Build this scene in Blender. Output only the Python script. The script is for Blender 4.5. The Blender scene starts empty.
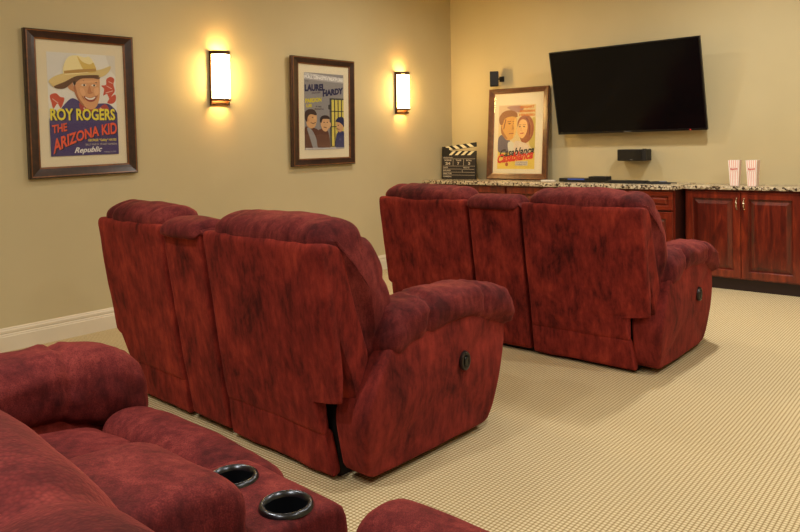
import bpy, bmesh, math, random
from mathutils import Vector, Matrix, noise
random.seed(4)
S = bpy.context.scene
COL = S.collection
R = math.radians
PI = math.pi

# ------------------------------------------------------------------ materials
def s2l(c):
    return tuple((v / 12.92 if v <= .04045 else ((v + .055) / 1.055) ** 2.4) for v in [x / 255 for x in c])

def new_mat(name):
    m = bpy.data.materials.new(name); m.use_nodes = True
    nt = m.node_tree
    b = nt.nodes['Principled BSDF']
    return m, nt, b

def plain(name, rgb, rough=.5, metal=0, **kw):
    m, nt, b = new_mat(name)
    b.inputs['Base Color'].default_value = (*s2l(rgb), 1)
    b.inputs['Roughness'].default_value = rough
    b.inputs['Metallic'].default_value = metal
    for k, v in kw.items(): b.inputs[k].default_value = v
    return m

def nd(nt, t, **kw):
    n = nt.nodes.new(t)
    for k, v in kw.items(): setattr(n, k, v)
    return n

def coords(nt, scale=(1, 1, 1), space='Object'):
    tc = nd(nt, 'ShaderNodeTexCoord'); mp = nd(nt, 'ShaderNodeMapping')
    nt.links.new(tc.outputs[space], mp.inputs['Vector'])
    mp.inputs['Scale'].default_value = scale
    return mp.outputs['Vector']

def noise_tex(nt, vec, scale, detail=4, rough=.55, dist=0):
    n = nd(nt, 'ShaderNodeTexNoise')
    nt.links.new(vec, n.inputs['Vector'])
    n.inputs['Scale'].default_value = scale; n.inputs['Detail'].default_value = detail
    n.inputs['Roughness'].default_value = rough; n.inputs['Distortion'].default_value = dist
    return n.outputs['Fac']

def ramp(nt, fac, stops):
    r = nd(nt, 'ShaderNodeValToRGB')
    nt.links.new(fac, r.inputs['Fac'])
    el = r.color_ramp.elements
    while len(el) < len(stops): el.new(.5)
    for e, (p, c) in zip(el, stops):
        e.position = p; e.color = (*c, 1)
    return r.outputs['Color']

def math_n(nt, op, a, b=None):
    n = nd(nt, 'ShaderNodeMath', operation=op)
    for i, v in enumerate((a, b)):
        if v is None: continue
        if isinstance(v, (int, float)): n.inputs[i].default_value = v
        else: nt.links.new(v, n.inputs[i])
    return n.outputs[0]

def bump(nt, b, height, strength, dist=.01):
    n = nd(nt, 'ShaderNodeBump')
    n.inputs['Strength'].default_value = strength; n.inputs['Distance'].default_value = dist
    nt.links.new(height, n.inputs['Height'])
    nt.links.new(n.outputs['Normal'], b.inputs['Normal'])

def mix_rgb(nt, fac, a, b, mode='MIX'):
    n = nd(nt, 'ShaderNodeMix', data_type='RGBA', blend_type=mode)
    if isinstance(fac, (int, float)): n.inputs['Factor'].default_value = fac
    else: nt.links.new(fac, n.inputs['Factor'])
    for k, v in ((6, a), (7, b)):
        if isinstance(v, tuple): n.inputs[k].default_value = (*v, 1)
        else: nt.links.new(v, n.inputs[k])
    return n.outputs[2]

def velvet(name, dark, mid, light, stretch, waffle, seed=0, nap=.5):
    """brushed microfibre: nap marks drawn down the panel, fine waffle grain"""
    m, nt, b = new_mat(name)
    v = coords(nt, stretch)
    n1 = noise_tex(nt, v, 3.6, 6, .66, .45)
    v2 = coords(nt, (9, 9, 2.6))
    n2 = noise_tex(nt, v2, 4.0, 4, .65, .1)
    f = math_n(nt, 'ADD', math_n(nt, 'MULTIPLY', n1, .64), math_n(nt, 'MULTIPLY', n2, .36))
    c = ramp(nt, f, [(.5 - .15 * nap, dark), (.5, mid), (.5 + .19 * nap, light)])
    v3 = coords(nt)
    vo = nd(nt, 'ShaderNodeTexVoronoi'); nt.links.new(v3, vo.inputs['Vector']); vo.inputs['Scale'].default_value = 300
    c2 = mix_rgb(nt, math_n(nt, 'MULTIPLY', vo.outputs['Distance'], waffle), c, dark)
    nt.links.new(c2, b.inputs['Base Color'])
    b.inputs['Roughness'].default_value = .85
    b.inputs['Specular IOR Level'].default_value = .15
    b.inputs['Sheen Weight'].default_value = .28
    b.inputs['Sheen Roughness'].default_value = .35
    b.inputs['Sheen Tint'].default_value = (*s2l((235, 110, 95)), 1)
    h = math_n(nt, 'ADD', math_n(nt, 'MULTIPLY', n2, .5), math_n(nt, 'MULTIPLY', vo.outputs['Distance'], -.08))
    bump(nt, b, h, .35, .012)
    return m

def wood(name, c1, c2, c3, stretch, rough=.28):
    m, nt, b = new_mat(name)
    v = coords(nt, stretch)
    n1 = noise_tex(nt, v, 5, 6, .6, 1.2)
    n2 = noise_tex(nt, v, 26, 4, .6)
    f = math_n(nt, 'ADD', math_n(nt, 'MULTIPLY', n1, .75), math_n(nt, 'MULTIPLY', n2, .25))
    nt.links.new(ramp(nt, f, [(.3, c1), (.5, c2), (.7, c3)]), b.inputs['Base Color'])
    b.inputs['Roughness'].default_value = rough
    b.inputs['Coat Weight'].default_value = .3
    b.inputs['Coat Roughness'].default_value = .15
    return m

M = {}
# painted wall: warm khaki with very faint roller texture
m, nt, b = new_mat('khaki wall paint')
v = coords(nt)
n = noise_tex(nt, v, 1.3, 3)
nt.links.new(ramp(nt, n, [(.3, s2l((196, 183, 143))), (.7, s2l((202, 189, 150)))]), b.inputs['Base Color'])
b.inputs['Roughness'].default_value = .75
bump(nt, b, noise_tex(nt, v, 180, 3), .06, .003)
M['wall'] = m
M['ceiling'] = plain('ceiling paint', (214, 204, 176), .9)
M['trim'] = plain('white trim paint', (226, 216, 194), .4)
# loop pile carpet: small square loops in rows
m, nt, b = new_mat('beige loop carpet')
tc = nd(nt, 'ShaderNodeTexCoord'); sx = nd(nt, 'ShaderNodeSeparateXYZ')
nt.links.new(tc.outputs['Object'], sx.inputs[0])
K = 2 * PI / .0165
a = math_n(nt, 'ABSOLUTE', math_n(nt, 'SINE', math_n(nt, 'MULTIPLY', sx.outputs[0], K / 2)))
c = math_n(nt, 'ABSOLUTE', math_n(nt, 'SINE', math_n(nt, 'MULTIPLY', sx.outputs[1], K / 2)))
g = math_n(nt, 'POWER', math_n(nt, 'MULTIPLY', a, c), .55)
v = coords(nt)
n1 = noise_tex(nt, v, 150, 3); n2 = noise_tex(nt, v, 1.1, 3)
g2 = math_n(nt, 'ADD', math_n(nt, 'MULTIPLY', g, .8), math_n(nt, 'MULTIPLY', n1, .35))
col = ramp(nt, g2, [(.2, s2l((108, 82, 44))), (.55, s2l((186, 168, 128))), (.95, s2l((226, 214, 180)))])
col = mix_rgb(nt, math_n(nt, 'MULTIPLY', n2, .25), col, s2l((184, 162, 118)))
nt.links.new(col, b.inputs['Base Color'])
b.inputs['Roughness'].default_value = .95
b.inputs['Specular IOR Level'].default_value = .1
bump(nt, b, g2, .5, .004)
M['carpet'] = m

D0, D1, D2 = s2l((56, 14, 14)), s2l((122, 36, 31)), s2l((172, 66, 52))
M['velvet_back'] = velvet('burgundy microfibre, brushed back panel', s2l((66, 20, 20)), s2l((134, 44, 38)), s2l((184, 70, 54)), (1.5, 1.5, 1.0), .3, nap=.95)
M['velvet_side'] = velvet('burgundy microfibre, side panel', s2l((66, 22, 23)), s2l((122, 42, 38)), s2l((164, 61, 52)), (1.2, 1.2, .9), .3, nap=.9)
M['velvet_pad'] = velvet('burgundy microfibre, waffle cushion', s2l((66, 23, 26)), s2l((116, 43, 44)), s2l((162, 71, 66)), (1.2, 1.2, 1.2), .75, nap=.8)
M['underside'] = plain('black dust cloth', (22, 14, 13), .9)
M['black_plastic'] = plain('black plastic', (14, 14, 16), .35)
M['matte_black'] = plain('matt black', (20, 19, 20), .6)
M['steel'] = plain('brushed steel rim', (78, 82, 90), .28, 1)
M['cup_inside'] = plain('dark cup holder lining', (20, 22, 27), .3, .3)
M['dark_metal'] = plain('dark chrome bezel', (70, 66, 66), .3, .8)
M['bronze'] = plain('oil rubbed bronze', (86, 58, 34), .4, .6)
M['cherry'] = wood('cherry wood, vertical grain', s2l((64, 18, 11)), s2l((110, 36, 20)), s2l((150, 60, 32)), (3, 3, .5))
M['cherry_panel'] = wood('cherry wood, darker panel veneer', s2l((52, 14, 10)), s2l((92, 28, 17)), s2l((130, 47, 27)), (3, 3, .5))
M['cherry_h'] = wood('cherry wood, horizontal grain', s2l((76, 23, 13)), s2l((120, 42, 22)), s2l((156, 66, 34)), (.5, .5, 4))
M['cherry_dark'] = wood('dark cherry carcass', s2l((34, 12, 10)), s2l((48, 18, 13)), s2l((62, 25, 17)), (3, 3, .5), .4)
M['toe'] = plain('dark toe kick', (34, 14, 12), .5)
M['walnut'] = wood('walnut picture frame', s2l((28, 15, 13)), s2l((48, 27, 22)), s2l((66, 38, 30)), (2, 2, 2), .3)
M['walnut_gold'] = wood('bronze picture frame lip', s2l((84, 48, 24)), s2l((116, 70, 34)), s2l((142, 92, 48)), (2, 2, 2), .3)
M['brown_frame'] = wood('brown picture frame', s2l((62, 33, 17)), s2l((86, 48, 25)), s2l((108, 64, 34)), (2, 2, 2), .35)
M['mat'] = plain('cream mat board', (232, 222, 192), .8)
M['nickel'] = plain('satin nickel pull', (214, 200, 176), .2, 1)
M['brass'] = plain('brass pull end', (190, 140, 70), .3, 1)
M['white_plastic'] = plain('white plastic', (228, 224, 214), .4)
M['tv_screen'] = plain('glossy black television screen', (9, 8, 10), .12, **{'Specular IOR Level': .2})
M['tv_case'] = plain('black television bezel', (12, 12, 14), .3)
# granite
m, nt, b = new_mat('speckled granite')
v = coords(nt)
vo = nd(nt, 'ShaderNodeTexVoronoi'); nt.links.new(v, vo.inputs['Vector']); vo.inputs['Scale'].default_value = 62
n1 = noise_tex(nt, v, 46, 5, .7)
f = math_n(nt, 'ADD', math_n(nt, 'MULTIPLY', vo.outputs['Color'], .5), math_n(nt, 'MULTIPLY', n1, .5))
nt.links.new(ramp(nt, f, [(.3, s2l((38, 32, 30))), (.4, s2l((108, 92, 76))), (.5, s2l((188, 172, 142))), (.68, s2l((220, 208, 182))), (.8, s2l((150, 112, 78)))]), b.inputs['Base Color'])
b.inputs['Roughness'].default_value = .18
M['granite'] = m
# picture glass
m, nt, b = new_mat('picture glass')
nt.nodes.remove(b)
tr = nd(nt, 'ShaderNodeBsdfTransparent'); gl = nd(nt, 'ShaderNodeBsdfGlossy'); gl.inputs['Roughness'].default_value = .03
lw = nd(nt, 'ShaderNodeLayerWeight'); lw.inputs['Blend'].default_value = .5
fc = math_n(nt, 'ADD', math_n(nt, 'MULTIPLY', math_n(nt, 'POWER', lw.outputs['Facing'], 5), .9), .035)
mx = nd(nt, 'ShaderNodeMixShader')
nt.links.new(fc, mx.inputs[0]); nt.links.new(tr.outputs[0], mx.inputs[1]); nt.links.new(gl.outputs[0], mx.inputs[2])
nt.links.new(mx.outputs[0], nt.nodes['Material Output'].inputs['Surface'])
M['glass'] = m
def emit(name, rgb, strength):
    m, nt, b = new_mat(name)
    b.inputs['Base Color'].default_value = (*rgb, 1)
    b.inputs['Emission Color'].default_value = (*rgb, 1)
    b.inputs['Emission Strength'].default_value = strength
    return m
M['lamp_glass'] = emit('lit opal glass shade', (1, .62, .21), 68)
M['downlight'] = emit('lit downlight lens', (1, .86, .62), 6)
M['led_red'] = emit('red standby light', (1, .03, .03), 1.5)
M['led_blue'] = emit('blue display', (.02, .06, .3), .35)

def ink(rgb):
    k = 'ink %d %d %d' % tuple(rgb)
    if k not in M: M[k] = plain(k, rgb, .6)
    return M[k]

# ------------------------------------------------------------------ object helpers
def obj(name, bm, mats, parent=None, smooth=False, loc=None):
    if isinstance(bm, bmesh.types.BMesh):
        me = bpy.data.meshes.new(name); bm.to_mesh(me); bm.free()
    else: me = bm
    me.name = name
    if not isinstance(mats, (list, tuple)): mats = [mats]
    for q in mats: me.materials.append(q)
    if smooth:
        for p in me.polygons: p.use_smooth = True
        if smooth != True:
            me.set_sharp_from_angle(angle=R(smooth))
    o = bpy.data.objects.new(name, me); COL.objects.link(o)
    if parent: o.parent = parent
    if loc: o.location = loc
    return o

def tag(o, label, cat, group=None, kind=None):
    o['label'] = label; o['category'] = cat
    if group: o['group'] = group
    if kind: o['kind'] = kind
    return o

def thing(name, label, cat, loc=(0, 0, 0), rotz=0, group=None, rot=None):
    o = bpy.data.objects.new(name, None); COL.objects.link(o)
    o.empty_display_size = .1
    o.location = loc; o.rotation_euler = rot if rot else (0, 0, rotz)
    return tag(o, label, cat, group)

def struct(name, bm, m, smooth=False):
    o = obj(name, bm, m, None, smooth); o['kind'] = 'structure'; return o

def box(bm, x0, x1, y0, y1, z0, z1, bev=0, mi=0, seg=2):
    r = bmesh.ops.create_cube(bm, size=1)
    for v in r['verts']:
        v.co = Vector(((x0 + x1) / 2 + v.co.x * (x1 - x0), (y0 + y1) / 2 + v.co.y * (y1 - y0), (z0 + z1) / 2 + v.co.z * (z1 - z0)))
    fs = set(f for v in r['verts'] for f in v.link_faces)
    for f in fs: f.material_index = mi
    if bev:
        es = list(set(e for f in fs for e in f.edges))
        rr = bmesh.ops.bevel(bm, geom=es, offset=bev, segments=seg, profile=.6, affect='EDGES')
        for f in rr['faces']: f.material_index = mi
    return bm

def BX(*a, **k): return box(bmesh.new(), *a, **k)

def tube(bm, pts, r, n=8, mi=0, cap=True):
    rings = []
    P = [Vector(p) for p in pts]
    for i, p in enumerate(P):
        t = (P[min(i + 1, len(P) - 1)] - P[max(i - 1, 0)]).normalized()
        a = t.cross(Vector((0, 0, 1)))
        if a.length < .05: a = t.cross(Vector((1, 0, 0)))
        a.normalize(); b2 = t.cross(a)
        rr = r[i] if isinstance(r, (list, tuple)) else r
        rings.append([bm.verts.new(p + a * rr * math.cos(2 * PI * k / n) + b2 * rr * math.sin(2 * PI * k / n)) for k in range(n)])
    for i in range(len(rings) - 1):
        for k in range(n):
            f = bm.faces.new((rings[i][k], rings[i][(k + 1) % n], rings[i + 1][(k + 1) % n], rings[i + 1][k])); f.material_index = mi; f.smooth = True
    if cap:
        bm.faces.new(rings[0][::-1]).material_index = mi; bm.faces.new(rings[-1]).material_index = mi
    return bm

def lathe(bm, prof, n=32, c=(0, 0, 0), mi=0):
    """prof: (radius, z) pairs, revolved about Z"""
    rings = [[bm.verts.new((c[0] + r * math.cos(2 * PI * k / n), c[1] + r * math.sin(2 * PI * k / n), c[2] + z)) for k in range(n)] for r, z in prof]
    for i in range(len(rings) - 1):
        for k in range(n):
            f = bm.faces.new((rings[i][k], rings[i][(k + 1) % n], rings[i + 1][(k + 1) % n], rings[i + 1][k])); f.material_index = mi
    return bm

def catmull(P, closed=True, k=6):
    out = []; n = len(P)
    rng = range(n if closed else n - 1)
    for i in rng:
        if closed: a, b, c, d = P[(i - 1) % n], P[i], P[(i + 1) % n], P[(i + 2) % n]
        else: a, b, c, d = P[max(i - 1, 0)], P[i], P[i + 1], P[min(i + 2, n - 1)]
        for j in range(k):
            t = j / k
            out.append(tuple(.5 * (2 * b[q] + (c[q] - a[q]) * t + (2 * a[q] - 5 * b[q] + 4 * c[q] - d[q]) * t * t + (3 * b[q] - a[q] - 3 * c[q] + d[q]) * t ** 3) for q in range(2)))
    if not closed: out.append(tuple(P[-1]))
    return out

def chaikin(P, it=2, w=.12):
    for _ in range(it):
        Q = []
        n = len(P)
        for i in range(n):
            a, b = P[i], P[(i + 1) % n]
            L = math.dist(a, b); f = min(.25, w / max(L, 1e-6))
            Q.append((a[0] + (b[0] - a[0]) * f, a[1] + (b[1] - a[1]) * f)); Q.append((b[0] + (a[0] - b[0]) * f, b[1] + (a[1] - b[1]) * f))
        P = Q; w *= .4
    return P

def resample(P, n):
    L = [0]
    for i in range(len(P)): L.append(L[-1] + math.dist(P[i], P[(i + 1) % len(P)]))
    out = []; j = 0
    for k in range(n):
        d = L[-1] * k / n
        while L[j + 1] < d: j += 1
        t = (d - L[j]) / max(1e-9, L[j + 1] - L[j]); a, b = P[j], P[(j + 1) % len(P)]
        out.append((a[0] + (b[0] - a[0]) * t, a[1] + (b[1] - a[1]) * t))
    return out

def pillow(prof, y0, y1, r=.05, nu=88, nv=26, crown=0, seams=(), yseams=(), amp=.004, freq=5, seed=0, soft=True, wr=.02, capb=.012, wrinkle=0, yslant=None):
    """upholstered body: closed (x,z) profile swept along y, rounded ends, stitched seams and soft lumps"""
    P = resample(catmull(prof) if soft else chaikin(prof, 2, wr), nu)
    A = sum(P[i][0] * P[(i + 1) % nu][1] - P[(i + 1) % nu][0] * P[i][1] for i in range(nu))
    if A < 0: P = P[::-1]
    N = []
    for i in range(nu):
        a, b = P[i - 2], P[(i + 2) % nu]
        t = (b[0] - a[0], b[1] - a[1]); l = math.hypot(*t) or 1
        N.append((t[1] / l, -t[0] / l))
    st = []
    for k in range(7):
        an = PI / 2 * k / 6; st.append((y0 + r * (1 - math.cos(PI / 2 - an) * 1) if False else y0 + r * (1 - math.cos(an)), r * (1 - math.sin(an))))
    mid = [(y0 + r + (y1 - y0 - 2 * r) * k / nv, 0) for k in range(1, nv)]
    en = [(y1 - (y - y0), i) for y, i in st][::-1]
    st = st + mid + en
    bm = bmesh.new(); rings = []
    cx = sum(p[0] for p in P) / nu; cz = sum(p[1] for p in P) / nu
    for y, ins in st:
        tt = (y - y0) / (y1 - y0)
        ring = []
        for (x, z), (nx, nz) in zip(P, N):
            o = -ins + crown * (1 - (2 * tt - 1) ** 2)
            d = 0
            for (sx, sz, dep, wid) in seams:
                e = math.exp(-((x - sx) ** 2 + (z - sz) ** 2) / wid ** 2); d += dep * e
                if wrinkle: o += wrinkle * e * math.sin(y * 70 + 4 * noise.noise(Vector((y * 5, x * 9, seed + 3)))) * (1 - e) * 3
            for (sy, dep, wid) in yseams: d += dep * math.exp(-((y - sy) / wid) ** 2)
            q = Vector((x * freq, y * freq, z * freq + seed * 7.3))
            o += amp * (noise.noise(q) + .5 * noise.noise(q * 2.3)) * 1.4 - d
            yy = y
            if yslant: yy = y + yslant(x, z, tt)
            ring.append(bm.verts.new((x + nx * o, yy, z + nz * o)))
        rings.append(ring)
    for i in range(len(rings) - 1):
        for k in range(nu):
            bm.faces.new((rings[i][k], rings[i][(k + 1) % nu], rings[i + 1][(k + 1) % nu], rings[i + 1][k]))
    for ring, s in ((rings[0], -1), (rings[-1], 1)):
        c = Vector((cx, 0, cz)); yv = sum(v.co.y for v in ring) / nu
        inner = [bm.verts.new(Vector((v.co.x * .6 + cx * .4, v.co.y + s * capb * .8, v.co.z * .6 + cz * .4))) for v in ring]
        cv = bm.verts.new((cx, yv + s * capb, cz))
        for k in range(nu):
            k2 = (k + 1) % nu
            bm.faces.new((ring[k], inner[k], inner[k2], ring[k2]))
            bm.faces.new((inner[k], cv, inner[k2]))
    bmesh.ops.recalc_face_normals(bm, faces=bm.faces)
    return bm

def interp(T, x):
    """smooth interpolation in a table of (x, values...)"""
    if x <= T[0][0]: return T[0][1:]
    for a, b in zip(T, T[1:]):
        if x <= b[0]:
            t = (x - a[0]) / (b[0] - a[0]); t = t * t * (3 - 2 * t) * .5 + t * .5
            return tuple(p + (q - p) * t for p, q in zip(a[1:], b[1:]))
    return T[-1][1:]

def bolster(T, side, creases, n=44, ns=84, ex=2.5, amp=.005, seed=0):
    """puffed arm pad lofted along x. T rows: x, y centre, z centre, half width, half height"""
    bm = bmesh.new(); rings = []
    x0, x1 = T[0][0], T[-1][0]
    for i in range(ns + 1):
        t = i / ns
        x = x0 + (x1 - x0) * (.5 - .5 * math.cos(PI * t)) if True else 0
        yc, zc, ry, rz = interp(T, x)
        e = min((x - x0) / .055, (x1 - x) / .085, 1)
        e = math.sqrt(max(0, 1 - (1 - e) ** 2))
        e = .18 + .82 * e if 0 < i < ns else .18
        ring = []
        for k in range(n):
            a = 2 * PI * k / n
            ca, sa = math.cos(a), math.sin(a)
            sh = Vector((math.copysign(abs(ca) ** (2 / ex), ca), math.copysign(abs(sa) ** (2 / ex), sa)))
            cr = 1
            for (xc, dep, w, sl) in creases:
                xx = xc + sl * sh.y
                dd = (x - xx) / w
                cr -= dep * math.exp(-dd * dd) * (1 if sh.y > 0 else 1 + .75 * sh.y)
                cr += dep * .25 * math.exp(-(abs(dd) - 2.2) ** 2) * (.5 + .5 * noise.noise(Vector((a * 3, xc * 9, seed))))
                cr -= .02 * math.exp(-(dd / 3) ** 2) * math.sin(a * 13 + 3 * noise.noise(Vector((a * 2, x * 20, seed))))
            q = Vector((x * 6, sh.x * 1.3 + side, sh.y * 1.3 + seed * 5))
            o = amp * (noise.noise(q) + .6 * noise.noise(q * 2.1)) * 1.6
            ring.append(bm.verts.new((x, side * (yc + sh.x * (ry * e * cr + o)), zc + sh.y * (rz * e * cr + o))))
        rings.append(ring)
    for i in range(ns):
        for k in range(n):
            bm.faces.new((rings[i][k], rings[i][(k + 1) % n], rings[i + 1][(k + 1) % n], rings[i + 1][k]))
    bm.faces.new(rings[0]); bm.faces.new(rings[-1])
    bmesh.ops.recalc_face_normals(bm, faces=bm.faces)
    return bm

# ------------------------------------------------------------------ room shell
YL, XB, XR, YR, ZC = 4.983, 6.965, -2.6, -3.0, 3.05
struct('floor', BX(XR - .1, XB + .1, YR - .1, YL + .1, -.1, 0), M['carpet'])
struct('ceiling', BX(XR - .1, XB + .1, YR - .1, YL + .1, ZC, ZC + .1), M['ceiling'])
struct('wall_left', BX(XR, XB, YL, YL + .1, 0, ZC), M['wall'])
struct('wall_back', BX(XB, XB + .1, YR, YL + .1, 0, ZC), M['wall'])
struct('wall_right', BX(XR, XB, YR - .1, YR, 0, ZC), M['wall'])
struct('wall_rear', BX(XR - .1, XR, YR, YL, 0, ZC), M['wall'])

def baseboard(name, a, b, axis):
    """profile board: (out from wall, z)"""
    pr = [(0, 0), (.017, 0), (.017, .095), (.014, .1), (.014, .108), (.010, .114), (.013, .12), (.013, .134), (.008, .142), (.008, .147), (.004, .153), (0, .153)]
    bm = bmesh.new()
    def P(t, o, z):
        if axis == 'L': return (t, YL - o, z)
        if axis == 'B': return (XB - o, t, z)
        if axis == 'R': return (t, YR + o, z)
        return (XR + o, t, z)
    A = [bm.verts.new(P(a, *p)) for p in pr]; B = [bm.verts.new(P(b, *p)) for p in pr]
    n = len(pr)
    for k in range(n): bm.faces.new((A[k], A[(k + 1) % n], B[(k + 1) % n], B[k]))
    bm.faces.new(A[::-1]); bm.faces.new(B)
    bmesh.ops.recalc_face_normals(bm, faces=bm.faces)
    struct(name, bm, M['trim'])
baseboard('baseboard_left', XR, 6.39, 'L')
baseboard('baseboard_back', YR, .28, 'B')
baseboard('baseboard_right', XR, XB, 'R')
baseboard('baseboard_rear', YR, YL, 'X')

# ------------------------------------------------------------------ loveseats
def xr(z): return -.015 - .155 * z       # leaning rear plane of a back

def loveseat(label, loc, rz, secs, arm, seed, front=1.0, lift=0, ph=0, mid=1.0, alen=1.0):
    L1, L0, C0, R0 = secs               # left seat outer, left/console, console/right, right seat outer
    T = thing('reclining_loveseat', label, 'loveseat', loc, R(rz), 'burgundy reclining loveseats facing the television')
    vb, vs, vp = M['velvet_back'], M['velvet_side'], M['velvet_pad']
    g = .012
    # hidden mechanism box / dust cloth under the seats
    obj('base_frame', BX(.03, .80, R0 + .12, L1 - .12, 0, .28, .01), M['underside'], T)
    for a, b, side, sd in ((L0 + g, L1, 1, seed), (R0, C0 - g, -1, seed + 3)):
        shell = [(xr(.94), .94), (xr(.94) + .035, .952), (-.045, .93), (.02, .70), (.095, .485), (.075, .44), (.02, .335), (-.01, .315), (-.01, .185), (xr(.185), .18), (xr(.33), .325), (xr(.6) - .004, .6)]
        inn = lambda x, z, tt, side=side: -side * ((.10 + .05 * max(0, (z - .05) / .28)) if side < 0 else (.04 + .15 * (.33 - z) / .33)) * (tt if side > 0 else 1 - tt) * max(0, min(1, (.338 - z) / .018))
        o = obj('back_shell', pillow(shell, a, b, .014, soft=False, amp=.0035, freq=4, seed=sd, wr=.02, nu=130, nv=34, capb=.002, yslant=inn), vb, T, True)
        # lower rear skirt, pulled in beside the arm
        oa, ob = (a, b - .09) if side > 0 else (a + .09, b)
        ins = lambda x, z, tt, side=side: -side * (tt if side > 0 else 1 - tt) * ((.01 + .03 * z / .2) if side < 0 else (.09 - .09 * z / .2))
        sk = [(xr(.20) + .006, .20), (xr(.20) + .05, .20), (.03, .03), (.0, .018), (-.018, .022), (xr(.1) + .000, .1)]
        obj('back_skirt', pillow(sk, oa, ob, .008, soft=False, amp=.004, freq=5, seed=sd + 9, wr=.012, nu=60, capb=.003, yslant=ins), vb, T, True)
        # back cushion with head roll, lumbar roll
        cu = [(-.125, .90), (-.138, .965), (-.105, 1.004 + lift), (-.03, 1.026 + lift), (.045, 1.016 + lift), (.122, .972), (.178, .90), (.225, .81), (.260, .70), (.270, .61), (.248, .52), (.18, .46), (.10, .445), (.03, .50), (-.02, .66), (-.08, .80)]
        sm = [(.125, .965, .024, .035), (.225, .775, .018, .03), (-.055, 1.05 + lift, .008, .02)]
        ys = [(a + .2 * (b - a), .007, .018), (b - .2 * (b - a), .007, .018)]
        o = obj('back_cushion', pillow(cu, a + .012 * (side > 0) + .004, b - .012 * (side < 0) - .004, .085, crown=.012, seams=sm, yseams=ys, amp=.007, freq=5, seed=sd + 20, nu=104, nv=44, wrinkle=.0035, capb=.035), vp, T, True)
        # seat and footrest
        sa, sb = (a + .005, b - .02) if side > 0 else (a + .02, b - .005)
        se = [(.16, .40), (.18, .47), (.30, .495), (.50, .498), (.70, .492), (.80, .465), (.825, .40), (.82, .30), (.60, .27), (.3, .27), (.18, .3)]
        obj('seat_cushion', pillow(se, sa, sb, .05, crown=.014, amp=.006, seed=sd + 31, seams=[(.54, .51, .012, .03)], nu=80, wrinkle=.002), vp, T, True)
        fo = [(.815, .41), (.83, .472), (.88, .50), (.95, .492), (.995, .46), (1.02, .39), (1.025, .30), (1.01, .20), (.98, .12), (.92, .10), (.86, .16), (.82, .3)]
        if seed == 21 and side < 0: fo = [(px + .058, pz + .022) for px, pz in fo]; sb += .065
        obj('footrest', pillow(fo, sa, sb, .05, crown=.012, amp=.006, seed=sd + 41, seams=[(1.03, .28, .012, .03)], nu=80, wrinkle=.002), vp, T, True)
    # arms
    for side, inner in ((1, arm[0]), (-1, arm[1])):
        outer = inner + .20 + arm[2]
        pa = [(.030, .03), (.005, .13), (-.02, .27), (.02, .36), (.09, .46), (.14, .54), (.40, .58), (.80, .58), (.915, .56), (.935, .50), (.922, .36), (.885, .22), (.835, .06), (.80, .03), (.40, .028)]
        if side > 0: pa = [(max(px, .11 + .25 * max(0, pz - .4)), pz) for px, pz in pa]
        def sl(x, z, tt, side=side):
            # gentle taper to the floor and belly outward
            k = (tt if side > 0 else 1 - tt)
            return side * k * (-.035 * max(0, (.35 - z) / .35) ** 1.5 + .012 * math.sin(max(0, min(1, z / .6)) * PI) - .03 * max(0, (x - .6) / .35) ** 2)
        y0, y1 = sorted((side * (inner + .03), side * outer))
        ap = obj('arm_panel', pillow(pa, y0, y1, .022, soft=False, amp=.005, freq=4, seed=seed + 51 + side, wr=.03, nu=110, nv=12, yslant=sl, capb=.012), vs, T, True)
        yc = (inner + outer) / 2 + .0; hw = (outer - inner) / 2 + .028
        TT = [(.11, yc, .555, hw * .8, .075), (.18, yc, .567, hw, .098), (.27, yc, .584, hw * 1.0, .098), (.37, yc, .606, hw * .95, .086), (.50, yc, .616, hw * .97, .082), (.66, yc, .611, hw * .97, .082),
              (.76, yc, .598, hw * .97, .086 * front), (.87, yc, .575, hw * 1.0, .094 * front), (.95, yc, .545, hw * 1.0, .096 * front), (1.02, yc, .515, hw * .88, .078 * front)]
        TT = [(q[0] * alen, q[1], q[2] + ph, q[3], q[4] * mid) for q in TT]
        obj('arm_pad', bolster(TT, side, [(.355, .15, .018, .02), (.735, .13, .016, .015), (.93, .05, .02, .02)], seed=seed + side, amp=.007), vp, T, True)
        if side < 0:
            # recliner release latch: oval bezel let into the outer face of the panel
            lx, lz = .585, .372
            bz = bmesh.new()
            lathe(bz, [(.0, -.006), (.018, -.006), (.020, .006), (.025, .011), (.030, .009), (.033, 0), (.033, -.012)], 28)
            bmesh.ops.transform(bz, matrix=Matrix.Translation((lx, -outer - .012, lz)) @ Matrix.Diagonal((.95, .8, 1.3, 1)) @ Matrix.Rotation(PI / 2, 4, 'X'), verts=bz.verts)
            bmesh.ops.recalc_face_normals(bz, faces=bz.faces)
            lo = obj('release_latch', bz, M['dark_metal'], T, 40)
            lv = BX(lx - .012, lx + .012, -outer - .022, -outer - .008, lz - .024, lz + .018, .006)
            obj('lever', lv, M['black_plastic'], lo, True)
    # console between the seats
    c0, c1 = C0 + g * 1.2, L0 - g * 1.2
    cb = [(xr(.93), .93), (xr(.95) + .03, .955), (-.05, .95), (.02, .70), (.10, .45), (.10, .03), (0, .025), (-.014, .03), (xr(.3), .3), (xr(.6) - .004, .6)]
    obj('console_back', pillow(cb, c0, c1, .014, soft=False, amp=.003, freq=5, seed=seed + 61, nu=110, wr=.02, capb=.004), vb, T, True)
    ct = [(xr(.91) - .014, .905), (xr(.93) - .02, .94), (-.145, .972), (-.06, .985), (.01, .955), (.06, .86), (.10, .72), (.12, .60), (.06, .58), (-.03, .86), (-.06, .91)]
    obj('console_top_pad', pillow(ct, c0 - .006, c1 + .006, .04, crown=.006, amp=.004, freq=6, seed=seed + 62, nu=96, wrinkle=0), vp, T, True)
    ld = [(.10, .62), (.12, .675), (.22, .705), (.40, .71), (.55, .70), (.61, .668), (.62, .61), (.60, .556), (.35, .55), (.14, .55)]
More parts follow.
